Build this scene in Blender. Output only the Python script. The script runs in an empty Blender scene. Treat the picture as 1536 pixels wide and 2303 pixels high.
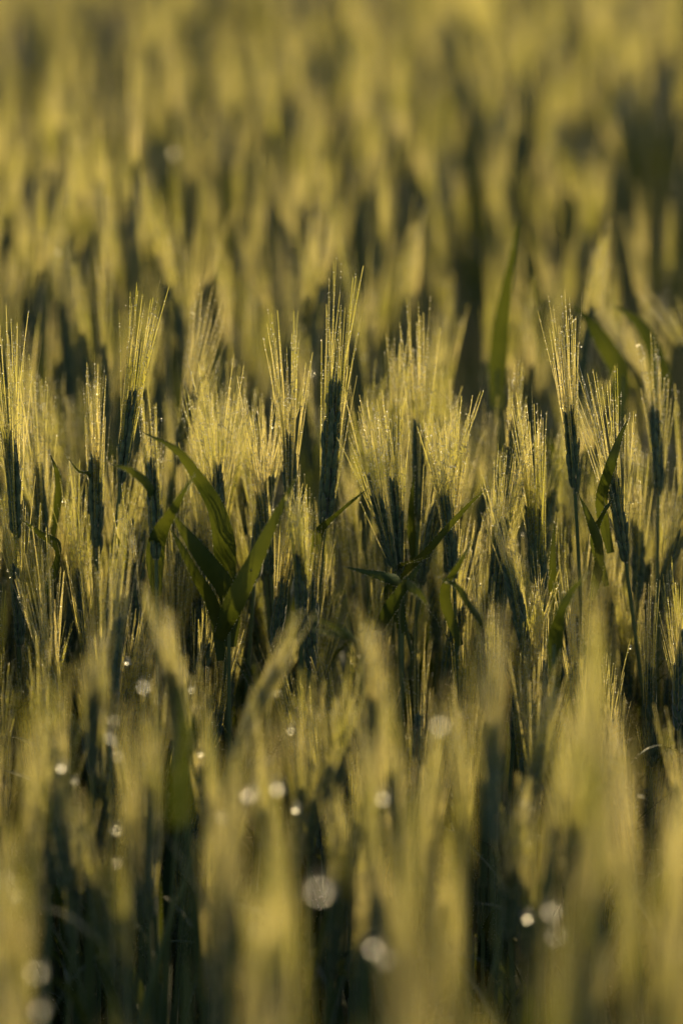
import bpy, math, random
import numpy as np
from mathutils import Vector, noise

scene = bpy.context.scene
COL = scene.collection
R = math.radians

# ------------------------------------------------------------------ camera, sky, sun, exposure
PITCH, LENS, FOCUS, FSTOP, CAM_Z = R(15.0), 135.0, 2.25, 3.4, 1.350
W, H = 1536.0, 2303.0                      # the photograph's own pixels
cam_d = bpy.data.cameras.new('camera')
cam = bpy.data.objects.new('camera', cam_d)
COL.objects.link(cam)
cam.location = (0, 0, CAM_Z)
cam.rotation_euler = (R(90) - PITCH, 0, 0)
cam_d.sensor_fit = 'VERTICAL'
cam_d.sensor_height = 36
cam_d.lens = LENS
cam_d.clip_start, cam_d.clip_end = 0.05, 400
cam_d.dof.use_dof = True
cam_d.dof.focus_distance = FOCUS
cam_d.dof.aperture_fstop = FSTOP
scene.camera = cam

SUN_EL, SUN_AZ = R(23), R(13)              # behind the crop, a little to the right
world = bpy.data.worlds.new('World')
scene.world = world
world.use_nodes = True
nt = world.node_tree
sky = nt.nodes.new('ShaderNodeTexSky')
sky.sky_type = 'NISHITA'
sky.sun_disc = False
sky.sun_elevation = SUN_EL
sky.sun_rotation = SUN_AZ
sky.air_density, sky.dust_density, sky.ozone_density = 1.4, 2.5, 2.5
nt.links.new(sky.outputs[0], nt.nodes['Background'].inputs[0])
nt.nodes['Background'].inputs[1].default_value = 0.10

sun_d = bpy.data.lights.new('sun', 'SUN')
sun_d.energy = 5.0
sun_d.angle = R(0.5)
sun_d.color = (1.0, 0.775, 0.385)
sun = bpy.data.objects.new('sun', sun_d)
COL.objects.link(sun)
to_sun = Vector((math.sin(SUN_AZ) * math.cos(SUN_EL), math.cos(SUN_AZ) * math.cos(SUN_EL), math.sin(SUN_EL)))
sun.rotation_euler = to_sun.to_track_quat('Z', 'Y').to_euler()
sun.location = to_sun * 20

scene.view_settings.view_transform = 'Standard'
scene.view_settings.look = 'None'
scene.view_settings.exposure = -0.07
scene.view_settings.gamma = 1.0
scene.render.engine = 'CYCLES'
scene.cycles.use_denoising = True
scene.cycles.denoiser = 'OPENIMAGEDENOISE'
scene.cycles.max_bounces = 8
scene.cycles.transmission_bounces = 6
scene.cycles.sample_clamp_indirect = 120

# ------------------------------------------------------------------ projection helpers
CAM = np.array([0, 0, CAM_Z])
FWD = np.array([0, math.cos(PITCH), -math.sin(PITCH)])
UP = np.array([0, math.sin(PITCH), math.cos(PITCH)])
RIGHT = np.array([1.0, 0, 0])
FPX = (H / 2) / (18.0 / LENS)

def proj(p):
    """World points -> photograph pixels and depth along the axis."""
    d = np.asarray(p, float) - CAM
    z = d @ FWD
    return W / 2 + FPX * (d @ RIGHT) / z, H / 2 - FPX * (d @ UP) / z, z

def at(x, y, Y):
    """The point at distance Y across the field that is seen at pixel x, y of the photograph."""
    r = FWD + RIGHT * (x - W / 2) / FPX + UP * (H / 2 - y) / FPX
    return CAM + r * (Y / r[1])

# ------------------------------------------------------------------ materials
def mat(name):
    m = bpy.data.materials.new(name)
    m.use_nodes = True
    t = m.node_tree
    t.nodes.clear()
    return m, t, t.nodes.new('ShaderNodeOutputMaterial')

def N(t, kind, **kw):
    n = t.nodes.new(kind)
    for k, v in kw.items():
        if k in n.inputs:
            n.inputs[k].default_value = v
        else:
            setattr(n, k, v)
    return n

def vary(t, c0, c1, scale, contrast=(0.35, 0.65), per_object=0.25):
    """Colour that drifts along the plant and from plant to plant."""
    geo = N(t, 'ShaderNodeNewGeometry')
    ns = N(t, 'ShaderNodeTexNoise', Scale=scale, Detail=3.0)
    t.links.new(geo.outputs['Position'], ns.inputs['Vector'])
    rp = N(t, 'ShaderNodeValToRGB')
    rp.color_ramp.elements[0].position, rp.color_ramp.elements[1].position = contrast
    rp.color_ramp.elements[0].color = (*c0, 1)
    rp.color_ramp.elements[1].color = (*c1, 1)
    t.links.new(ns.outputs[0], rp.inputs[0])
    return rp.outputs[0]

def thin_mat(name, refl0, refl1, tr0, tr1, mix, rough, gloss, scale=25, veins=False):
    m, t, out = mat(name)
    d = N(t, 'ShaderNodeBsdfDiffuse')
    t.links.new(vary(t, refl0, refl1, scale), d.inputs[0])
    tr = N(t, 'ShaderNodeBsdfTranslucent')
    trc = vary(t, tr0, tr1, scale * 1.3)
    if veins:
        at_ = N(t, 'ShaderNodeAttribute', attribute_name='across')
        mm = N(t, 'ShaderNodeMath', operation='MULTIPLY')
        mm.inputs[1].default_value = 62.0
        t.links.new(at_.outputs['Fac'], mm.inputs[0])
        sn = N(t, 'ShaderNodeMath', operation='SINE')
        t.links.new(mm.outputs[0], sn.inputs[0])
        mr = N(t, 'ShaderNodeMapRange')
        mr.inputs[1].default_value = -1
        mr.inputs[3].default_value, mr.inputs[4].default_value = 0.85, 1.0
        t.links.new(sn.outputs[0], mr.inputs[0])
        mx = N(t, 'ShaderNodeMix', data_type='RGBA', blend_type='MULTIPLY')
        mx.inputs[0].default_value = 1.0
        t.links.new(trc, mx.inputs[6])
        t.links.new(mr.outputs[0], mx.inputs[7])
        trc = mx.outputs[2]
    t.links.new(trc, tr.inputs[0])
    m1 = N(t, 'ShaderNodeMixShader')
    m1.inputs[0].default_value = mix
    t.links.new(d.outputs[0], m1.inputs[1])
    t.links.new(tr.outputs[0], m1.inputs[2])
    g = N(t, 'ShaderNodeBsdfGlossy', Roughness=rough)
    g.inputs[0].default_value = (0.9, 0.9, 0.9, 1)
    fr = N(t, 'ShaderNodeLayerWeight')
    fr.inputs[0].default_value = 0.25
    ml = N(t, 'ShaderNodeMath', operation='MULTIPLY')
    ml.inputs[1].default_value = gloss
    t.links.new(fr.outputs['Fresnel'], ml.inputs[0])
    m2 = N(t, 'ShaderNodeMixShader')
    t.links.new(ml.outputs[0], m2.inputs[0])
    t.links.new(m1.outputs[0], m2.inputs[1])
    t.links.new(g.outputs[0], m2.inputs[2])
    t.links.new(m2.outputs[0], out.inputs[0])
    return m

AWN = thin_mat('straw_awn', (0.38, 0.39, 0.11), (0.58, 0.52, 0.18), (0.60, 0.565, 0.10), (0.94, 0.81, 0.34), 0.68, 0.32, 0.8, 22)
LEAF = thin_mat('wheat_leaf', (0.045, 0.09, 0.04), (0.075, 0.13, 0.055), (0.055, 0.07, 0.006), (0.12, 0.135, 0.011), 0.5, 0.5, 0.12, 18, True)

def solid_mat(name, c0, c1, rough, scale, bump=0.0, spec=0.4, sheen=0.0):
    m, t, out = mat(name)
    p = N(t, 'ShaderNodeBsdfPrincipled', Roughness=rough)
    p.inputs['Specular IOR Level'].default_value = spec
    p.inputs['Sheen Weight'].default_value = sheen
    p.inputs['Sheen Roughness'].default_value = 0.35
    t.links.new(vary(t, c0, c1, scale), p.inputs['Base Color'])
    if bump:
        geo = N(t, 'ShaderNodeNewGeometry')
        ns = N(t, 'ShaderNodeTexNoise', Scale=scale * 4, Detail=6.0)
        t.links.new(geo.outputs['Position'], ns.inputs['Vector'])
        b = N(t, 'ShaderNodeBump', Strength=bump, Distance=0.02)
        t.links.new(ns.outputs[0], b.inputs['Height'])
        t.links.new(b.outputs[0], p.inputs['Normal'])
    t.links.new(p.outputs[0], out.inputs[0])
    return m

GRAIN = solid_mat('green_grain', (0.045, 0.085, 0.05), (0.15, 0.19, 0.10), 0.5, 260, 0.0, 0.4, 0.7)
STEM = solid_mat('green_stem', (0.09, 0.14, 0.06), (0.15, 0.19, 0.08), 0.5, 40, 0.0, 0.4, 0.3)
SOIL = solid_mat('brown_soil', (0.022, 0.018, 0.010), (0.048, 0.038, 0.022), 0.95, 9, 0.8, 0.1)

DEW, t, out = mat('dew_water')
gl = N(t, 'ShaderNodeBsdfGlass', Roughness=0.34, IOR=1.5)
gl.inputs[0].default_value = (1, 1, 1, 1)
t.links.new(gl.outputs[0], out.inputs[0])

# ------------------------------------------------------------------ geometry collector
class Geo:
    def __init__(self):
        self.v, self.f, self.m, self.a, self.n = [], [], [], [], 0
    def add(self, verts, faces, mi=0, across=None):
        verts = np.asarray(verts, float).reshape(-1, 3)
        self.v.append(verts)
        for q in faces:
            self.f.append(tuple(i + self.n for i in q))
        self.m += [mi] * len(faces)
        self.a.append(np.zeros(len(verts)) if across is None else np.asarray(across, float))
        self.n += len(verts)
    def arrays(self):
        V = np.concatenate(self.v)
        tot = np.array([len(q) for q in self.f], np.int32)
        flat = np.array([i for q in self.f for i in q], np.int32)
        return V, flat, tot, np.array(self.m, np.int32), np.concatenate(self.a)

def mesh_from(name, V, flat, tot, mi, across, mats):
    me = bpy.data.meshes.new(name)
    me.vertices.add(len(V))
    me.vertices.foreach_set('co', np.ascontiguousarray(V, np.float32).ravel())
    me.loops.add(len(flat))
    me.loops.foreach_set('vertex_index', flat)
    me.polygons.add(len(tot))
    st = np.zeros(len(tot), np.int32)
    st[1:] = np.cumsum(tot)[:-1]
    me.polygons.foreach_set('loop_start', st)
    me.polygons.foreach_set('loop_total', tot)
    for m in mats:
        me.materials.append(m)
    me.polygons.foreach_set('material_index', mi)
    me.polygons.foreach_set('use_smooth', np.ones(len(tot), bool))
    me.update(calc_edges=True)
    if across is not None:
        at_ = me.attributes.new('across', 'FLOAT', 'POINT')
        at_.data.foreach_set('value', np.ascontiguousarray(across, np.float32))
    return me

def unit(v):
    v = np.asarray(v, float)
    return v / max(np.linalg.norm(v), 1e-9)

def frame(d):
    d = unit(d)
    a = np.array([0, 0, 1.0]) if abs(d[2]) < 0.9 else np.array([1.0, 0, 0])
    u = unit(np.cross(d, a))
    return d, u, np.cross(d, u)

def tangents(P):
    T = np.gradient(P, axis=0)
    return T / np.maximum(np.linalg.norm(T, axis=1, keepdims=True), 1e-9)

def tube(g, P, rad, ns=5, mi=0):
    P = np.asarray(P, float)
    T = tangents(P)
    _, u, _ = frame(T[0])
    V = []
    for p, tt, r in zip(P, T, rad):
        u = unit(u - tt * (u @ tt))
        w = np.cross(tt, u)
        for k in range(ns):
            a = 2 * math.pi * k / ns
            V.append(p + r * (u * math.cos(a) + w * math.sin(a)))
    F = []
    for i in range(len(P) - 1):
        for k in range(ns):
            F.append((i * ns + k, i * ns + (k + 1) % ns, (i + 1) * ns + (k + 1) % ns, (i + 1) * ns + k))
    g.add(V, F, mi)

def ellipsoid(g, base, d, L, r, ns=6, rings=4, mi=0, flat=0.85):
    d, u, w = frame(d)
    V = [base]
    for i in range(rings):
        s = (i + 0.7) / (rings + 0.25)
        rr = r * math.sin(math.pi * s ** 0.85) ** 0.75
        for k in range(ns):
            a = 2 * math.pi * k / ns
            V.append(base + d * L * s + rr * (u * math.cos(a) + w * math.sin(a) * flat))
    V.append(base + d * L)
    F = [(0, 1 + (k + 1) % ns, 1 + k) for k in range(ns)]
    for i in range(rings - 1):
        for k in range(ns):
            a, b = 1 + i * ns + k, 1 + i * ns + (k + 1) % ns
            F.append((a, b, b + ns, a + ns))
    o = 1 + (rings - 1) * ns
    F += [(o + k, o + (k + 1) % ns, len(V) - 1) for k in range(ns)]
    g.add(V, F, mi)

def bead(g, c, r, mi=1):
    o = np.array([[1, 0, 0], [-1, 0, 0], [0, 1, 0], [0, -1, 0], [0, 0, 1.25], [0, 0, -1.25]], float)
    g.add(np.asarray(c) + o * r, [(0, 2, 4), (2, 1, 4), (1, 3, 4), (3, 0, 4), (2, 0, 5), (1, 2, 5), (3, 1, 5), (0, 3, 5)], mi)

def vstrip(g, P, wid, side, fold, mi=0):
    """An awn: a thin strip folded along its middle."""
    P = np.asarray(P, float)
    T = tangents(P)
    V = []
    for p, tt, w in zip(P, T, wid):
        s = unit(side - tt * (side @ tt))
        n = np.cross(tt, s)
        V += [p - s * w / 2, p + n * w * fold, p + s * w / 2]
    F = []
    for i in range(len(P) - 1):
        a = i * 3
        F += [(a, a + 1, a + 4, a + 3), (a + 1, a + 2, a + 5, a + 4)]
    g.add(V, F, mi)

def catmull(P, n):
    P = np.asarray(P, float)
    Q = np.vstack([2 * P[0] - P[1], P, 2 * P[-1] - P[-2]])
    out = []
    segs = len(P) - 1
    for i in range(n):
        s = i / (n - 1) * segs
        k = min(int(s), segs - 1)
        x = s - k
        a, b, c, d = Q[k], Q[k + 1], Q[k + 2], Q[k + 3]
        out.append(0.5 * (2 * b + (c - a) * x + (2 * a - 5 * b + 4 * c - d) * x * x + (3 * b - a - 3 * c + d) * x ** 3))
    return np.array(out)

def blade(g, P, width, side0, rng, fold=0.16, twist=0.0, dew=True, mi=0, nacross=5):
    """A grass leaf: folded along the midrib, tapering to a point, with fine dew along its edges."""
    P = np.asarray(P, float)
    n = len(P)
    T = tangents(P)
    V, A = [], []
    ph = rng.uniform(0, 6)
    for i, (p, tt) in enumerate(zip(P, T)):
        t_ = i / (n - 1)
        w = width * min(1.0, 0.5 + 2.0 * t_) * max(0.02, 1 - t_ ** 1.7) * (1 + 0.05 * math.sin(9 * t_ + ph))
        s = unit(side0 - tt * (side0 @ tt))
        nn = np.cross(tt, s)
        a = twist * t_
        s, nn = s * math.cos(a) + nn * math.sin(a), nn * math.cos(a) - s * math.sin(a)
        for k in range(nacross):
            x = 2 * k / (nacross - 1) - 1
            V.append(p + s * x * w / 2 + nn * (abs(x) ** 1.3 * fold * w + 0.03 * w * x * math.sin(14 * t_ + ph)))
            A.append(x * 0.5)
    F = []
    for i in range(n - 1):
        for k in range(nacross - 1):
            a = i * nacross + k
            F.append((a, a + 1, a + nacross + 1, a + nacross))
    g.add(V, F, mi, A)
    if dew:
        V = np.array(V)
        for e in (0, nacross - 1):
            E = V[e::nacross]
            L = np.linalg.norm(np.diff(E, axis=0), axis=1).sum()
            m = int(L / 0.0022)
            for j in range(m):
                if rng.random() < 0.55:
                    s = (j + rng.random()) / m * (n - 1)
                    k = min(int(s), n - 2)
                    bead(g, E[k] * (1 - s + k) + E[k + 1] * (s - k), rng.uniform(0.0002, 0.00042))

# ------------------------------------------------------------------ wheat parts
def axis_curve(B, d, L, bend, n):
    d, u, w = frame(d)
    P = []
    for i in range(n):
        t_ = i / (n - 1)
        P.append(np.asarray(B) + d * L * t_ + (u * bend[0] + w * bend[1]) * t_ * t_)
    return np.array(P)

def ear_and_beard(B, d, L, awn, spread, rng, detail=2, dewy=True, bend=None, phi=None, thin=.28):
    """The ear (spikelets in two ranks) and its beard of awns. detail 2: near, 1: middle, 0: far."""
    ge, gb = Geo(), Geo()
    bend = bend or (rng.uniform(-.004, .004), rng.uniform(-.004, .004))
    AX = axis_curve(B, d, L, bend, 24)
    AT = tangents(AX)
    phi = rng.uniform(0, 6.28) if phi is None else phi
    nodes = {2: 20, 1: 16, 0: 12}[detail]
    awnP = {2: 6, 1: 4, 0: 3}[detail]
    awnW = {2: 0.00078, 1: 0.0008, 0: 0.0013}[detail]
    if detail == 0:
        rr = [0.0022 + 0.0032 * math.sin(math.pi * (i + .6) / 6.6) for i in range(6)]
        tube(ge, AX[[0, 5, 10, 14, 18, 23]], rr, 5)
    else:
        tube(ge, AX[::4], [0.001] * len(AX[::4]), 4)
    for i in range(nodes):
        t_ = (i + 0.2) / nodes
        k = min(int(t_ * 23), 22)
        p, ax = AX[k] + (AX[k + 1] - AX[k]) * (t_ * 23 - k), AT[k]
        _, u0, w0 = frame(ax)
        u = u0 * math.cos(phi) + w0 * math.sin(phi)
        v = np.cross(ax, u)
        s = 1 if i % 2 else -1
        thick = min(1.05, (L / 0.085) ** 0.6)
        env = thick * (0.72 + 0.36 * math.sin(math.pi * min(1, t_ * 0.9 + 0.12)))
        gl_ = 0.0155 * env * rng.uniform(.92, 1.08)
        gr = 0.0023 * env
        tips = []
        for (su, sv, sc) in ((1.0, 0.0, 1.0), (0.45, 1.0, 0.9), (0.45, -1.0, 0.9)):
            off = u * s * su * 0.0022 * env + v * sv * 0.0021 * env
            dd = unit(ax + u * s * (0.17 * su) + v * sv * 0.13 + np.array([rng.gauss(0, .045) for _ in range(3)]))
            if detail == 2:
                ellipsoid(ge, p + off, dd, gl_ * sc, gr * sc, 6, 4)
            elif detail == 1:
                ellipsoid(ge, p + off, dd, gl_ * sc, gr * sc, 4, 2)
            tips.append((p + off + dd * gl_ * sc * 0.93, dd))
        use = tips[1:] if detail == 2 or detail == 1 else tips[1:2 + (i % 2)]
        if detail == 2 and i % 3 == 0:
            use = tips
        for tip, dd in use:
            if rng.random() < thin:
                continue
            outw = dd - ax * (dd @ ax)
            al = awn * rng.uniform(0.82, 1.12) * (0.9 + 0.15 * (1 - t_))
            if rng.random() < .08:
                al *= rng.uniform(.4, .8)
            sp = spread * rng.uniform(0.35, 1.25)
            ad = unit(ax + unit(outw + 1e-6) * sp + u0 * rng.gauss(0, .03) + w0 * rng.gauss(0, .03))
            cv = unit(outw + 1e-6) * rng.uniform(-.035, .035) * al
            ts = np.linspace(0, 1, awnP)
            PP = tip + ad * al * ts[:, None] + cv * (ts ** 2)[:, None]
            if detail == 2 and rng.random() < .04:      # a broken awn tip
                PP[-1] = PP[-2] + (u0 * rng.uniform(-1, 1) + w0 * rng.uniform(-1, 1)) * .006
            sd = unit(u0 * rng.uniform(-1, 1) + w0 * rng.uniform(-1, 1) + 1e-4)
            vstrip(gb, PP, awnW * (1.0 - 0.6 * ts), sd, 0.3)
            if dewy and detail == 2:
                m = rng.randint(14, 24)
                for j in range(m):
                    x = rng.random() ** 1.4
                    kk = min(int(x * (awnP - 1)), awnP - 2)
                    q = PP[kk] + (PP[kk + 1] - PP[kk]) * (x * (awnP - 1) - kk)
                    bead(gb, q + sd * rng.uniform(-.0003, .0003), rng.uniform(.00026, .00056))
    return ge, gb

def stem_curve(root, B, d, n=9):
    """From the ground up to the ear base B, meeting the ear's direction d."""
    root, B = np.asarray(root, float), np.asarray(B, float)
    c = B - unit(d) * np.linalg.norm(B - root) * 0.45
    P = []
    for i in range(n):
        t_ = i / (n - 1)
        P.append(root * (1 - t_) ** 2 + c * 2 * t_ * (1 - t_) + B * t_ * t_)
    return np.array(P)

def stem_geo(P, detail=2):
    g = Geo()
    n = len(P)
    rad = [0.0021 - 0.0009 * i / (n - 1) for i in range(n)]
    tube(g, P, rad, {2: 6, 1: 4, 0: 3}[detail])
    if detail == 2:                      # leaf sheath and nodes
        for f in (0.3, 0.55, 0.78):
            k = int(f * (n - 1))
            tube(g, [P[k] * .9 + P[k + 1] * .1, P[k] * .5 + P[k + 1] * .5, P[k] * .1 + P[k + 1] * .9], [0.0026, 0.0029, 0.0024], 6)
    return g

def leaf_path(start, az, L, rise, droop, n):
    """A leaf that leaves the stem steeply and arches over."""
    P = [np.asarray(start, float)]
    h = np.array([math.cos(az), math.sin(az), 0])
    for i in range(n - 1):
        a = rise - droop * (i / (n - 1)) ** 1.4
        P.append(P[-1] + (h * math.cos(a) + np.array([0, 0, 1]) * math.sin(a)) * L / (n - 1))
    return np.array(P)

# ------------------------------------------------------------------ objects
def link(name, me, parent=None):
    o = bpy.data.objects.new(name, me)
    COL.objects.link(o)
    o.parent = parent
    return o

def tag(o, label=None, cat=None, group=None, kind=None):
    for k, v in (('label', label), ('category', cat), ('group', group), ('kind', kind)):
        if v:
            o[k] = v
    return o

def plant_empty(loc, label=None, group=None):
    o = bpy.data.objects.new('wheat_plant', None)
    COL.objects.link(o)
    o.location = loc
    o.empty_display_size = 0.02
    return tag(o, label, 'wheat plant', group)

def build(g, name, mats, parent, across=False):
    V, flat, tot, mi, A = g.arrays()
    me = mesh_from(name, V, flat, tot, mi, A if across else None, mats)
    return link(name, me, parent)

# ------------------------------------------------------------------ setting: the ground
def ground_mesh():
    xs = np.concatenate([[-300, -60, -12], np.linspace(-3, 3, 61), [12, 60, 300]])
    ys = np.concatenate([[-300, -60, -8], np.linspace(-1, 9, 101), [20, 80, 300]])
    X, Y = np.meshgrid(xs, ys)
    Z = np.array([[0.012 * noise.noise(Vector((x * 4, y * 4, 0))) for x in xs] for y in ys])
    V = np.stack([X, Y, Z], -1).reshape(-1, 3)
    nx, ny = len(xs), len(ys)
    F = [(j * nx + i, j * nx + i + 1, (j + 1) * nx + i + 1, (j + 1) * nx + i) for j in range(ny - 1) for i in range(nx - 1)]
    g = Geo()
    g.add(V, F)
    return g
tag(build(ground_mesh(), 'ground', [SOIL], None), kind='structure')

GROUP = 'wheat plants of the field'
leaf_verts = []            # world points of leaves and awns, where dew can hang

# ------------------------------------------------------------------ hero plants, read off the photograph
# label, ear base px, ear tip px, Y, height px of the awn tips, spread, leaves
# a leaf: (points px [x, y, dY], width in px at the focus, roll)
HEROES = [
 ('tallest wheat plant at the centre, dark slim ear, straight awns high above', (729, 1190), (757, 866), 2.20, 622, .07,
  [([(712, 1212, 0), (765, 1152, -.01), (832, 1095, -.02)], 25, .5)]),
 ('tall wheat plant left of centre, its bright awns leaning slightly right in one sheaf', (276, 1060), (299, 893), 2.21, 680, .09,
  [([(298, 1310, 0), (285, 1262, -.01), (258, 1192, -.02)], 30, .4)]),
 ('wheat plant by the left edge, dark ear inside a broad comb of sparkling awns', (38, 1215), (34, 990), 2.19, 745, .16,
  [([(135, 1240, 0), (90, 1200, -.01), (45, 1165, -.02)], 24, .5)]),
 ('slightly blurred wheat plant whose ear tilts right, between the tall left sheaf and the centre', (404, 1012), (433, 888), 2.34, 690, .15, []),
 ('wheat plant with a wide fan of thin awns just above the crossing green leaves', (494, 1200), (488, 1058), 2.22, 872, .24, []),
 ('dark wheat plant with a knobbly, nearly awnless ear, in front of the crossed leaves', (352, 1245), (349, 1050), 2.13, 950, .03,
  [([(352, 1228, 0), (392, 1145, -.01), (440, 1064, -.02)], 40, .35), ([(345, 1112, 0), (300, 1062, -.01), (245, 1042, 0)], 26, .7)]),
 ('wheat plant just left of the tall centre ear, awns fanned open', (652, 1150), (655, 985), 2.21, 765, .17, []),
 ('wheat plant leaning left below the centre, awns combed to the upper left', (872, 1225), (846, 1120), 2.19, 925, .17,
  [([(908, 1318, -.02), (880, 1301, -.02), (830, 1288, -.03), (768, 1273, -.04)], 34, .55)]),
 ('wheat plant right of the centre, dense sparkling awns standing in a straight bundle', (896, 1245), (893, 1090), 2.20, 955, .08,
  [([(895, 1282, 0), (940, 1262, -.01), (985, 1244, -.02)], 18, .6)]),
 ('wheat plant right of the centre with a small dark bud-like ear tip under blurred awns', (884, 1050), (888, 952), 2.30, 790, .09, []),
 ('wheat plant with a long narrow dark ear, right of the bud-like ear', (940, 1180), (945, 965), 2.26, 745, .11,
  [([(925, 1180, 0), (927, 1110, 0), (934, 1045, .01)], 20, .3)]),
 ('tall wheat plant towards the right, dark ear with its right side edged in brilliant awns', (1292, 1100), (1280, 925), 2.20, 700, .10,
  [([(1350, 1245, 0), (1325, 1165, -.01), (1298, 1108, -.01)], 30, .4)]),
 ('wheat plant with a dark pointed ear between the centre and the tall right ear', (1152, 1120), (1160, 955), 2.28, 890, .10, []),
 ('wheat plant near the right edge, dark ear among thin leaning awns', (1480, 1060), (1481, 932), 2.27, 820, .14, []),
 ('wheat plant beside the upright pale leaf, awns spread to the left', (1395, 1190), (1375, 1060), 2.21, 850, .22,
  [([(1352, 1135, 0), (1372, 1050, 0), (1392, 985, .01), (1416, 934, .02)], 30, .3), ([(1338, 1210, 0), (1360, 1150, 0), (1380, 1110, .01)], 24, .6)]),
 ('wheat plant with narrow pale awns bundled tight, left of the tall left sheaf', (217, 1150), (213, 1040), 2.22, 868, .05,
  [([(205, 1075, 0), (178, 1060, -.01), (146, 1020, -.02)], 10, .3)]),
 ('wheat plant with a shaded ear half hidden behind awns near the left edge', (97, 1190), (90, 1062), 2.25, 880, .12,
  [([(133, 1105, 0), (128, 1060, 0), (112, 1018, .01)], 20, .5)]),
 ('wheat plant with bright crowded awns below the pale diagonal leaf', (1010, 1250), (1012, 1130), 2.23, 935, .12,
  [([(872, 1335, 0), (955, 1248, -.01), (1005, 1190, -.02), (1060, 1130, -.03), (1100, 1094, -.03)], 24, .5)]),
 ('wheat plant with awns tilting right at the end of the pale diagonal leaf', (1112, 1290), (1122, 1180), 2.20, 1020, .13, []),
 ('wheat plant with loose, left-leaning awns below the pointed dark ear', (1215, 1290), (1200, 1150), 2.21, 950, .14,
  [([(1250, 1385, 0), (1243, 1280, 0), (1246, 1170, .01)], 24, .3)]),
 ('small wheat plant with a short dark ear under the bright crowded awns', (1015, 1210), (1010, 1120), 2.19, 985, .09, []),
 ('dark blurred wheat ear standing in the gap left of the tall centre ear', (573, 1030), (568, 858), 2.62, 650, .05, []),
 ('dark blurred wheat ear behind the fanned awns left of the centre', (672, 900), (675, 765), 2.75, 560, .05, []),
 ('dark blurred wheat ear high at the left edge', (42, 745), (43, 640), 2.85, 500, .06, []),
 ('long dark blurred wheat ear behind and above the tall left sheaf', (335, 715), (333, 545), 3.05, 400, .05, []),
 ('wheat plant whose ear hangs dark in front of the pale stems below the centre leaf', (680, 1360), (682, 1250), 2.10, 1120, .06, []),
 ('blurred wheat plant leaning right before the dark hollow, a feathery pale plume', (575, 1600), (612, 1520), 1.90, 1440, .07, []),
 ('blurred wheat plant with a straight pale plume in front of the dark hollow', (845, 1640), (848, 1580), 1.84, 1425, .06, []),
 ('blurred wheat plant with twin pale streaks rising in front of the left stems', (400, 1590), (392, 1510), 1.86, 1345, .10, []),
 ('blurred wheat plant with a single narrow pale plume left of the twin streaks', (212, 1620), (214, 1560), 1.84, 1400, .06, []),
 ('blurred wheat plant with tall pale plume right of the dark hollow', (1105, 1760), (1100, 1640), 1.76, 1450, .08, []),
]
# leafy shoots with no ear in view: label, stem top px, Y, leaves
SHOOTS = [
 ('earless leafy wheat shoot whose broad dark green blades cross left of the centre', (515, 1345), 2.16,
  [([(512, 1300, .03), (505, 1215, .03), (485, 1140, .02), (445, 1075, .0), (395, 1010, -.01), (312, 968, .0)], 50, .25),
   ([(520, 1345, 0), (468, 1265, -.01), (415, 1195, -.02), (386, 1150, -.02)], 50, .25),
   ([(485, 1372, .01), (440, 1290, .01), (408, 1230, .0), (382, 1186, .0)], 32, .4),
   ([(492, 1440, -.01), (522, 1368, -.02), (570, 1270, -.03), (622, 1160, -.03), (672, 1062, -.03)], 46, .2)]),
 ('earless wheat shoot with a tall blurred green blade pointing straight up behind the row', (1118, 830), 2.50,
  [([(1120, 820, 0), (1132, 700, 0), (1150, 590, 0), (1166, 490, 0)], 48, .2)]),
 ('earless wheat shoot with a blurred broad blade arching left, behind the tall right ear', (1400, 845), 2.44,
  [([(1395, 840, 0), (1360, 775, 0), (1325, 722, 0), (1285, 685, 0)], 52, .2)]),
 ('earless wheat shoot with a blurred dark blade arching left near the right edge', (1492, 855), 2.46,
  [([(1486, 845, 0), (1462, 765, 0), (1425, 715, 0), (1372, 685, 0)], 52, .2)]),
 ('earless wheat shoot with an edge-lit leaf bending over the dark stems right of centre', (1090, 1420), 2.12,
  [([(1086, 1410, 0), (1058, 1362, -.01), (1025, 1318, -.01), (985, 1298, 0)], 26, .8),
   ([(1000, 1340, 0), (1030, 1275, 0), (1062, 1215, 0)], 26, .5)]),
 ('earless wheat shoot with two thin pale leaf tips low in front of the centre', (815, 1470), 2.02,
  [([(812, 1462, 0), (760, 1412, -.01), (686, 1384, 0)], 22, .8), ([(800, 1450, 0), (750, 1425, -.02), (695, 1412, -.02)], 18, .8)]),
 ('earless wheat shoot with a folded blade drooping from its bend below the centre', (905, 1330), 2.15,
  [([(850, 1420, 0), (885, 1355, 0), (925, 1300, .0), (950, 1262, .01)], 32, .4),
   ([(902, 1318, -.01), (928, 1326, -.04), (948, 1342, -.05), (966, 1366, -.05)], 28, .6)]),
 ('blurred wheat shoot with a yellow-green blade glowing low on the right', (1352, 1880), 1.50,
  [([(1352, 1870, 0), (1340, 1790, 0), (1322, 1700, 0), (1310, 1640, 0)], 42, .3)]),
 ('blurred wheat shoot with a dark upright blade low on the left', (415, 1740), 1.72,
  [([(415, 1720, 0), (420, 1640, 0), (408, 1500, 0)], 34, .3), ([(400, 1860, -.1), (398, 1760, -.1), (402, 1680, -.1)], 34, .3)]),
 ('blurred wheat shoot with a short bright blade tip low in front, right of the centre', (930, 1830), 1.55,
  [([(930, 1815, 0), (958, 1775, 0), (1000, 1738, 0)], 24, .4)]),
 ('wheat shoot with a wide shaded leaf twisting among the stems low on the right', (1245, 1450), 2.06,
  [([(1250, 1440, 0), (1262, 1380, 0), (1285, 1330, 0), (1325, 1285, 0)], 36, .3)]),
]
rng = random.Random(11)

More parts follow.
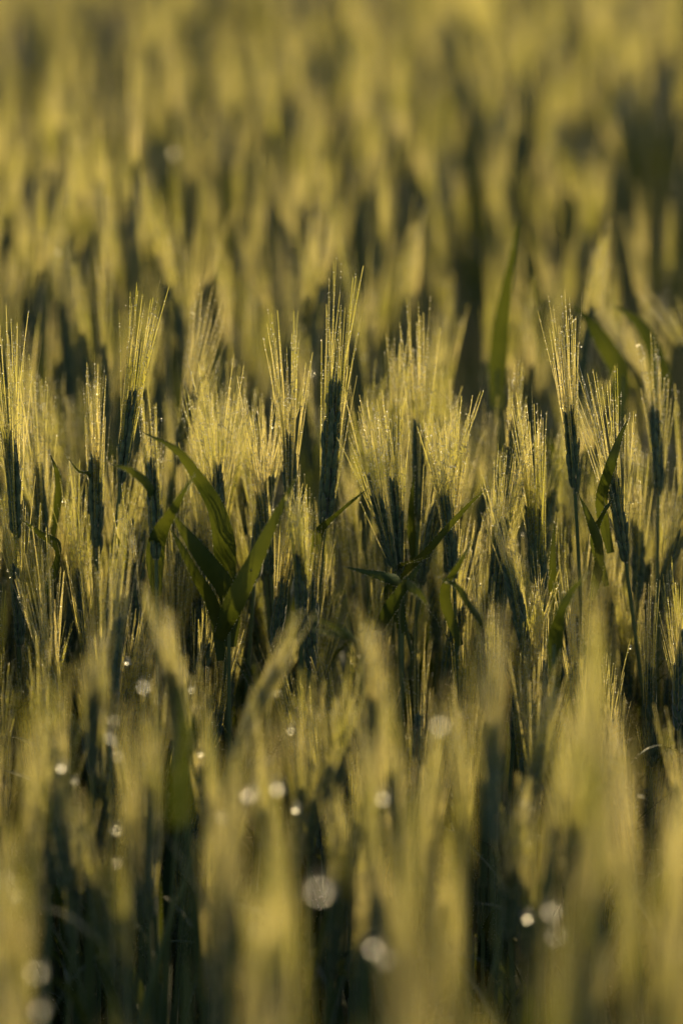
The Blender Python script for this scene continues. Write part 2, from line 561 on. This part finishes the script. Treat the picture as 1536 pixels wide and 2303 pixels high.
def hero_leaves(root_e, root, spec, Y, stemP, rng):
    for pts, wpx, roll in spec:
        P = np.array([at(x, y, Y + dy - (.04 if i and Y < 2.4 else 0)) for i, (x, y, dy) in enumerate(pts)])
        # tie the blade to its stem with a short sheath running down
        k = int(np.argmin(np.abs(stemP[:, 2] - (P[0][2] - 0.03))))
        Q = P if np.linalg.norm(stemP[k] - P[0]) < 0.06 else None
        if Q is not None:
            if P[1][2] < P[0][2] + .008:
                Q = None
        if Q is not None:
            Q = P[0] * .6 + stemP[k] * .4
            Q[2] = P[0][2] - .03
            P = np.vstack([Q, P])
        C = catmull(P, 20)
        T = tangents(C)
        s0 = unit(np.cross(T[8], -FWD))
        n0 = np.cross(T[8], s0)
        s0 = s0 * math.cos(roll) + n0 * math.sin(roll)
        g = Geo()
        blade(g, C - root, wpx * FOCUS / FPX * 1.15, s0, rng, 0.14, rng.uniform(-.25, .25))
        o = build(g, 'leaf', [LEAF, DEW], root_e, True)
        leaf_verts.append(C)
        ux, uy, _ = proj(C[2:])
        hero_blades.extend((a_, b_, Y) for a_, b_ in zip(ux[::2], uy[::2]))

hero_ears = []
hero_blades = []
for label, b, tp, Y, ytop, spread, leaves in HEROES:
    B, T_ = at(b[0], b[1], Y), at(tp[0], tp[1], Y + rng.uniform(-.012, .012))
    ax = T_ - B
    L = np.linalg.norm(ax)
    if L < 0.052:                         # the lower end of the ear is hidden among other plants
        B = T_ - ax / L * rng.uniform(.050, .058)
        ax = T_ - B
        L = np.linalg.norm(ax)
    pxm = FPX / proj(T_)[2]
    awn = max(0.03, (tp[1] - ytop) / pxm + 0.018)
    root = np.array([B[0] - ax[0] * .6 + rng.uniform(-.02, .02), Y + rng.uniform(-.03, .03), 0.0])
    e = plant_empty(root, label, GROUP)
    SP = stem_curve(root, B, ax)
    build(stem_geo(SP - root), 'stem', [STEM], e)
    dr = random.Random(int(b[0] * 7 + b[1]))
    ge, gb = ear_and_beard(B - root, ax, L, awn, spread * .85, dr, 2, True, bend=(dr.uniform(-.003, .003), dr.uniform(-.003, .003)), thin=.08)
    eo = build(ge, 'ear', [GRAIN], e)
    build(gb, 'beard', [AWN, DEW], eo)
    hero_leaves(e, root, leaves, Y, SP, dr)
    # ordinary lower leaves
    for q in range(2):
        f = (0.5, 0.7)[q]
        k = int(f * 8)
        az = dr.uniform(0, 6.28)
        g = Geo()
        blade(g, leaf_path(SP[k] - root, az, dr.uniform(.13, .2), dr.uniform(1.1, 1.4), dr.uniform(.6, 2.0), 14), dr.uniform(.008, .012), np.array([-math.sin(az), math.cos(az), 0]), dr, .15, dr.uniform(-.8, .8), dew=False)
        build(g, 'leaf', [LEAF], e, True)
    hero_ears.append((b, tp, Y, ytop, label, root))

for label, tp, Y, leaves in SHOOTS:
    T_ = at(tp[0], tp[1], Y)
    root = np.array([T_[0] + rng.uniform(-.02, .02), Y, 0.0])
    e = plant_empty(root, label, GROUP)
    SP = stem_curve(root, T_, (0, 0, 1))
    build(stem_geo(SP - root), 'stem', [STEM], e)
    hero_leaves(e, root, leaves, Y, SP, random.Random(int(tp[0])))

# ------------------------------------------------------------------ prototypes for the rest of the crop
H0 = 0.86                         # height of the awn tips of a prototype

def proto_parts(seed, detail):
    r = random.Random(seed)
    L = r.uniform(.046, .070)
    awn = r.uniform(.055, .085)
    zb = H0 - L - awn - .006
    lean = (r.gauss(0, .05), r.gauss(0, .05), 1)
    bd = (r.gauss(0, .005), r.gauss(0, .005))
    if seed % 100 > 13 and seed < 200:
        lean = (r.uniform(.10, .2), r.gauss(0, .08), 1)
        bd = (r.uniform(-.03, .03), r.uniform(-.03, .03))
    B = np.array([lean[0] * .3, lean[1] * .3, zb])
    SP = stem_curve((0, 0, 0), B, lean, {2: 9, 1: 6, 0: 4}[detail])
    ge, gb = ear_and_beard(B, lean, L, awn, (.02 + .10 * ((seed % 100) % 14 / 13.0) ** 1.2), r, detail, bend=bd)
    lv = []
    for f in {2: (.48, .66, .84), 1: (.5, .68, .84), 0: (.55, .72, .85)}[detail]:
        s = f * (len(SP) - 1)
        k = min(int(s), len(SP) - 2)
        st = SP[k] + (SP[k + 1] - SP[k]) * (s - k)
        az = r.uniform(0, 6.28)
        g = Geo()
        n = {2: 14, 1: 7, 0: 5}[detail]
        blade(g, leaf_path(st, az, r.uniform(.09, .17), r.uniform(1.15, 1.5), r.uniform(.2, 1.9), n), r.uniform(.006, .011), np.array([-math.sin(az), math.cos(az), 0]), r, .15, r.uniform(-.9, .9), dew=detail == 2, nacross={2: 5, 1: 3, 0: 3}[detail])
        lv.append(g)
    return stem_geo(SP, detail), ge, gb, lv

NPROTO = 17                        # the last three nod or twist
protos = []
for s in range(NPROTO):
    st, ge, gb, lv = proto_parts(100 + s, 2)
    meshes = dict(stem=mesh_from('stem', *st.arrays()[:4], None, [STEM]), ear=mesh_from('ear', *ge.arrays()[:4], None, [GRAIN]),
                  beard=mesh_from('beard', *gb.arrays()[:4], None, [AWN, DEW]),
                  leaves=[mesh_from('leaf', *g.arrays(), [LEAF, DEW]) for g in lv])
    meshes['pts'] = np.concatenate([gb.arrays()[0][::7]] + [g.arrays()[0][:70:2] for g in lv])
    protos.append(meshes)

def merged(seed, detail):
    st, ge, gb, lv = proto_parts(seed, detail)
    out, off = [[], [], [], [], []], 0
    for g, mi in [(st, 0), (ge, 1), (gb, 2)] + [(l, 3) for l in lv]:
        V, flat, tot, m, A = g.arrays()
        out[0].append(V); out[1].append(flat + off); out[2].append(tot)
        out[3].append(np.where(m == 1, 4, mi).astype(np.int32)); out[4].append(A)
        off += len(V)
    return [np.concatenate(x) for x in out]
sharp_lod = [merged(100 + s, 2) for s in range(NPROTO)]
mid_lod = [merged(200 + s, 1) for s in range(8)]
far_lod = [merged(300 + s, 0) for s in range(10)]

# ------------------------------------------------------------------ where the crop stands
frng = random.Random(5)

def density(x, y):
    n1 = noise.noise(Vector((x * 3.2, y * 1.6, 3.1)))
    n2 = noise.noise(Vector((x * 9, y * 4, 7.7)))
    k = 0.45 if 2.12 < y < 2.5 else 0.8 if y < 2.2 else 1.3
    d = 1 + k * (0.9 * n1 + 0.6 * n2)
    if y > 2.7:                          # thin patches far off
        d += 1.3 * noise.noise(Vector((x * 2.6 + 4.3, y * 1.5, 5.5)))
    if y < 1.78:
        base = 430
    elif y < 2.12:
        base = 390
    elif y < 2.32:
        base = 3800
    elif y < 2.5:
        base = 850
    elif y < 3.35:
        base = 500
    elif y < 3.8:                        # a sparse strip, thin and dark
        base = 170
    else:
        base = 330
    return base * max(.1, d)

def height(x, y):
    n1 = noise.noise(Vector((x * 2.6 + 9, y * 1.5, 1.3)))
    if y < 1.4:
        m, sd = -0.06, .04
    elif y < 1.82:
        m, sd = -0.07, .04
    elif y < 2.12:
        m, sd = -0.12, .03
    elif y < 2.32:
        m, sd = -0.095 - frng.uniform(0, .05) * (y < 2.2), .045
    elif y < 2.5:
        m, sd = -0.06, .04
    elif y < 3.35:
        m, sd = -0.025, .035
    else:
        m, sd = -0.05, .035
    if 2.12 < y < 2.5 and frng.random() < .35:      # late tillers that stay lower
        m -= frng.uniform(.03, .09)
    return 0.85 + m + 0.07 * n1 + frng.gauss(0, sd)

spots = []
cell = 0.0145
MAXY = 5.4
yy = 1.08
while yy < MAXY:
    half = 0.10 * yy + 0.42
    xx = -half
    while xx < half:
        x, y = xx + frng.random() * cell, yy + frng.random() * cell
        xx += cell
        if frng.random() > density(x, y) * cell * cell:
            continue
        h = height(x, y)
        tx, ty, tz = proj((x, y, h))
        if 1.7 < y < 2.42 and ty < 790:
            h -= (790 - ty + frng.uniform(0, 160)) / FPX * y
            tx, ty, tz = proj((x, y, h))
        ok = True
        for hi, (b, tp, Y, ytop, lab, root) in enumerate(hero_ears):
            if math.hypot(x - root[0], y - root[1]) < 0.012:
                ok = False
            if y < Y and Y < 2.4 and y > 1.6 and abs(tx - (b[0] + tp[0]) / 2) < (36 if hi in (0, 1, 11) else 9) and ty < b[1] + 20:
                ok = False
        if ok and 1.7 < y < 2.8:
            for a_, b_, Y in hero_blades:
                if y < Y + .02 and abs(a_ - tx) < (36 if Y > 2.4 else 20) and ty < b_ + 10:
                    ok = False
                    break
        if y < 2.16 and y > 1.7 and 380 < tx < 690 and ty < 1400:
            ok = False
        if ok:
            spots.append((x, y, h, tx, ty))
    yy += cell

in_view = [s for s in spots if -25 < s[3] < W + 25 and -60 < s[4] < H - 40]
in_view.sort(key=lambda s: s[1])
N_IND = 300 - len(HEROES) - len(SHOOTS)
near = in_view[:N_IND]
near_set = set(id(s) for s in near)
rest = [s for s in spots if id(s) not in near_set]
print('spots', len(spots), 'in view', len(in_view), 'individuals to Y =', near[-1][1])

# words for a plant's place among things one can find in the photograph
def third(tx):
    return ('at the left edge', 'left of the middle', 'in the middle', 'right of the middle', 'at the right edge')[max(0, min(4, int(tx / W * 5)))]
ORD = 'first second third fourth fifth sixth seventh eighth ninth tenth eleventh twelfth'.split()
SHORT = {0: 'the tall centre ear', 1: 'the tall left sheaf', 11: 'the tall right ear'}
counts = {}
def label_for(s):
    x, y, h, tx, ty = s
    if y < 1.42:
        return f'heavily blurred golden wheat plant in the lowest front rows {third(tx)}'
    if y < 1.78:
        return f'blurred wheat plant in the dew-flecked front rows {third(tx)}'
    if y < 2.12:
        return f'short shaded wheat plant in the dark hollow before the sharp row {third(tx)}'
    if y < 2.5:
        k = min(SHORT, key=lambda i: abs(hero_ears[i][1][0] - tx))
        sd = 'left' if tx < hero_ears[k][1][0] else 'right'
        dp = 'beside' if y < 2.26 else 'just behind' if y < 2.38 else 'softly blurred behind'
        key = (k, sd, dp)
        counts[key] = counts.get(key, -1) + 1
        return key, counts[key]
    return f'softly blurred golden wheat plant behind the sharp row {third(tx)}'

# number the sharp plants outwards from the tall ear that they stand near
order = sorted(near, key=lambda s: min(abs(hero_ears[i][1][0] - s[3]) for i in SHORT))
labels = {}
for s in order:
    l = label_for(s)
    if not isinstance(l, str):
        (k, sd, dp), n = l
        w = ORD[n] if n < len(ORD) else 'outer'
        l = f'{w} smaller wheat plant {sd} of {SHORT[k]}, ' + {'beside': 'in line with it', 'just behind': 'just behind it', 'softly blurred behind': 'blurred behind it'}[dp]
    labels[id(s)] = l

for i, s in enumerate(near):
    x, y, h, tx, ty = s
    p = protos[frng.randrange(14, NPROTO) if frng.random() < (.03 if y > 1.9 else .06) else frng.randrange(14 if y > 1.82 else 9)]
    e = plant_empty((x, y, 0), labels[id(s)], GROUP)
    rz = frng.uniform(0, 6.28)
    e.rotation_euler = (frng.gauss(0, .02), frng.gauss(0, .02), rz)
    sz = h / H0
    sxy = frng.uniform(.45, .72) if y < 1.82 else frng.uniform(.8, 1.05)
    e.scale = (sxy, sxy, sz)
    link('stem', p['stem'], e)
    eo = link('ear', p['ear'], e)
    link('beard', p['beard'], eo)
    for lm in p['leaves']:
        link('leaf', lm, e)
    Q = p['pts'].copy()
    c, sn = math.cos(rz), math.sin(rz)
    leaf_verts.append(np.stack([x + sxy * (c * Q[:, 0] - sn * Q[:, 1]), y + sxy * (sn * Q[:, 0] + c * Q[:, 1]), Q[:, 2] * sz], -1))

# the rest of the field, which nobody could count: one object
def rest_of_field(rest):
    parts, off = [[], [], [], [], []], 0
    for x, y, h, tx, ty in rest:
        lod = sharp_lod if y < 2.62 and abs(tx - W / 2) < W * .56 else mid_lod if y < 3.4 else far_lod
        V, flat, tot, mi, A = lod[frng.randrange(len(lod))]
        rz = frng.uniform(0, 6.28)
        c, s = math.cos(rz), math.sin(rz)
        lx, ly = frng.gauss(0, .02), frng.gauss(0, .02)
        q = frng.uniform(.58, .9) if y > 2.4 or y < 1.82 else frng.uniform(.8, 1.0)
        c, s = c * q, s * q
        z = V[:, 2] * h / H0
        parts[0].append(np.stack([x + c * V[:, 0] - s * V[:, 1] + lx * z, y + s * V[:, 0] + c * V[:, 1] + ly * z, z], -1).astype(np.float32))
        parts[1].append(flat + off); parts[2].append(tot); parts[3].append(mi); parts[4].append(A)
        off += len(V)
        if 2.5 < y < 4.2 and abs(tx - W / 2) < W / 2:
            leaf_verts.append(parts[0][-1][z > h * .8][::9])
    return [np.concatenate(q) for q in parts]
wf = link('wheat_field', mesh_from('wheat_field', *rest_of_field(rest), [STEM, GRAIN, AWN, LEAF, DEW]))
tag(wf, 'rest of the bearded wheat crop, blurred to golden streaks towards the top', 'wheat crop', None, 'stuff')

# ------------------------------------------------------------------ dew drops hanging on leaves and awns
DROPS = [   # px, py, blur disc px, radius mm, label
 (360, 348, 46, 1.9, 'brightest dew drop high up left, a pale blurred disc above the sharp row'),
 (237, 460, 40, 1.3, 'faint dew drop blurred below and left of the brightest high one'),
 (121, 572, 32, 1.4, 'dew drop blurred near the left edge above the sharp row'),
 (816, 803, 20, 1.2, 'small ringed dew drop just right of the tall centre ear'),
 (704, 838, 12, 1.0, 'dew drop on the awns just left of the tall centre ear'),
 (546, 825, 18, 1.0, 'faint dew drop above the fan of awns left of the centre'),
 (141, 855, 10, 0.9, 'tiny bright dew drop on awns right of the left edge ear'),
 (284, 1475, 42, 1.5, 'upper of two overlapping dew drops at the left before the dark stems'),
 (321, 1503, 42, 1.5, 'lower of two overlapping dew drops at the left before the dark stems'),
 (433, 1549, 24, 1.2, 'small blurred dew drop beside the twin pale streaks'),
 (256, 1616, 26, 1.0, 'faint small dew drop over the left plumes'),
 (229, 1652, 25, 1.5, 'bright one of a dew drop pair low on the left'),
 (247, 1665, 24, 1.1, 'fainter one of a dew drop pair low on the left'),
 (264, 1694, 24, 1.1, 'dim dew drop just below the pair low on the left'),
 (150, 1720, 42, 1.8, 'bright ringed dew drop low near the left edge'),
 (180, 1738, 40, 1.3, 'pale dew drop overlapping the ringed one near the left edge'),
 (493, 1692, 22, 1.7, 'small brilliant white dew drop low left of the middle'),
 (653, 1631, 18, 1.3, 'small white dew drop in the dark hollow below the centre'),
 (515, 1769, 44, 1.7, 'left one of two touching blurred dew drops low left of the middle'),
 (545, 1775, 44, 1.3, 'fainter right one of two touching blurred dew drops'),
 (658, 1766, 50, 2.0, 'large bright ringed dew drop below the centre'),
 (681, 1813, 46, 1.9, 'ringed dew drop just below the large bright one under the centre'),
 (820, 1787, 42, 1.7, 'ringed dew drop right of the large bright one under the centre'),
 (996, 1613, 47, 1.8, 'large ringed dew drop before the dark hollow, right of the centre'),
 (1140, 1795, 32, 1.3, 'dim orange dew drop low on the right, beside a yellow blade'),
 (1158, 1892, 24, 1.2, 'small pale dew drop low, right of the middle'),
 (241, 1860, 28, 1.7, 'bright small dew drop low left among golden streaks'),
 (283, 1941, 24, 1.4, 'small half disc of a dew drop below the bright low left one'),
 (519, 1855, 40, 1.3, 'faint yellow dew drop under the touching pair'),
 (717, 1987, 64, 2.4, 'largest yellow ringed dew drop near the bottom middle'),
 (1270, 2014, 46, 1.9, 'upper dew drop of the right bottom pair'),
 (1183, 2057, 50, 2.0, 'bright left dew drop of the right bottom pair'),
 (1227, 2102, 50, 1.5, 'faint dew drop below the right bottom pair'),
 (817, 2121, 50, 2.1, 'bright ringed dew drop low, right of the bottom middle'),
 (881, 2141, 48, 1.4, 'dim dew drop beside the bright bottom middle one'),
 (588, 2127, 50, 1.3, 'dim dew drop low, left of the bottom middle'),
 (123, 2170, 44, 1.8, 'ringed dew drop low near the bottom left corner'),
 (141, 2270, 70, 1.9, 'widest faint dew drop at the bottom left corner'),
 (43, 2008, 40, 1.4, 'faint dew drop at the left edge low down'),
 (1418, 1462, 14, 1.1, 'small dew drop low among the stems on the right'),
 (1178, 1195, 8, 0.7, 'tiny dew drop on the awns right of the diagonal leaf'),
 (624, 1150, 6, 0.7, 'tiny amber dew drop on the broad right-leaning blade'),
 (532, 1298, 6, 0.7, 'tiny orange dew drop where the broad blades cross'),
]
ALL = np.concatenate(leaf_verts)
AX_, AY_, AZ_ = proj(ALL)
ABLUR = (LENS / 1000 / FSTOP) * np.abs(AZ_ - FOCUS) / AZ_ * FPX / FOCUS
bpy.context.view_layer.update()
dg = bpy.context.evaluated_depsgraph_get()

def drop_mesh():
    V, F = [], []
    nu, nv = 16, 10
    for j in range(1, nv):
        th = math.pi * j / nv
        for i in range(nu):
            a = 2 * math.pi * i / nu
            z = math.cos(th)
            r_ = math.sin(th) * (1 - 0.10 * max(0, z))      # a little narrower where it hangs
            V.append((r_ * math.cos(a), r_ * math.sin(a), z * 1.06))
    V += [(0, 0, 1.08), (0, 0, -1.04)]
    n = len(V)
    for i in range(nu):
        F.append((n - 2, i, (i + 1) % nu))
        o = (nv - 2) * nu
        F.append((n - 1, o + (i + 1) % nu, o + i))
    for j in range(nv - 2):
        for i in range(nu):
            a, b = j * nu + i, j * nu + (i + 1) % nu
            F.append((a, a + nu, b + nu, b))
    g = Geo()
    g.add(np.array(V), F)
    return mesh_from('dew_drop', *g.arrays()[:4], None, [DEW])
DM = drop_mesh()
LR = LENS / 1000 / FSTOP / 2 * .75
LENSPTS = [(0, 0), (LR, 0), (-LR, 0), (0, LR), (0, -LR), (LR * .6, LR * .6), (-LR * .6, -LR * .6)]
used = []
for px, py, disc, rmm, label in DROPS:
    cost = (AX_ - px) ** 2 + (AY_ - py) ** 2 + (2.2 * (ABLUR - disc)) ** 2
    best = np.argsort(cost)[:600]
    pick, score = best[0], -99
    rr = rmm / 1000 * (1.5 if py < 400 else 1.2 if disc > 38 else 1.05)
    for b in best:
        if any(np.linalg.norm(ALL[b] - u) < .008 for u in used):
            continue
        toward = unit(CAM - ALL[b])
        c = ALL[b] + toward * rr * 0.7 - np.array([0, 0, rr * .6])
        d = c - CAM
        L = np.linalg.norm(d)
        seen = 0
        for lx, ly in LENSPTS:           # how much of the lens sees it
            o_ = CAM + RIGHT * lx + UP * ly
            d = c - o_
            L = np.linalg.norm(d)
            seen += not scene.ray_cast(dg, Vector(o_), Vector(d / L), distance=L - 0.008)[0]
            if seen == 0 and lx < 0:
                break
        lit = 0
        for k in (-.5, .5):
            lit += not scene.ray_cast(dg, Vector(c + RIGHT * k * rr) + to_sun * (rr * 1.02), to_sun, distance=3.0)[0]
        sc = seen + 5 * lit
        sc -= math.sqrt(cost[b]) / 25
        if sc > score:
            pick, score = b, sc
        if sc + math.sqrt(cost[b]) / 25 >= 16:
            break
    used.append(ALL[pick])
    o = link('dew_drop', DM)
    toward = unit(CAM - ALL[pick])
    o.location = ALL[pick] + toward * rr * 0.7 - np.array([0, 0, rr * .6])
    o.scale = (rr, rr, rr)
    tag(o, label, 'dew drop', 'dew drops on the wheat')
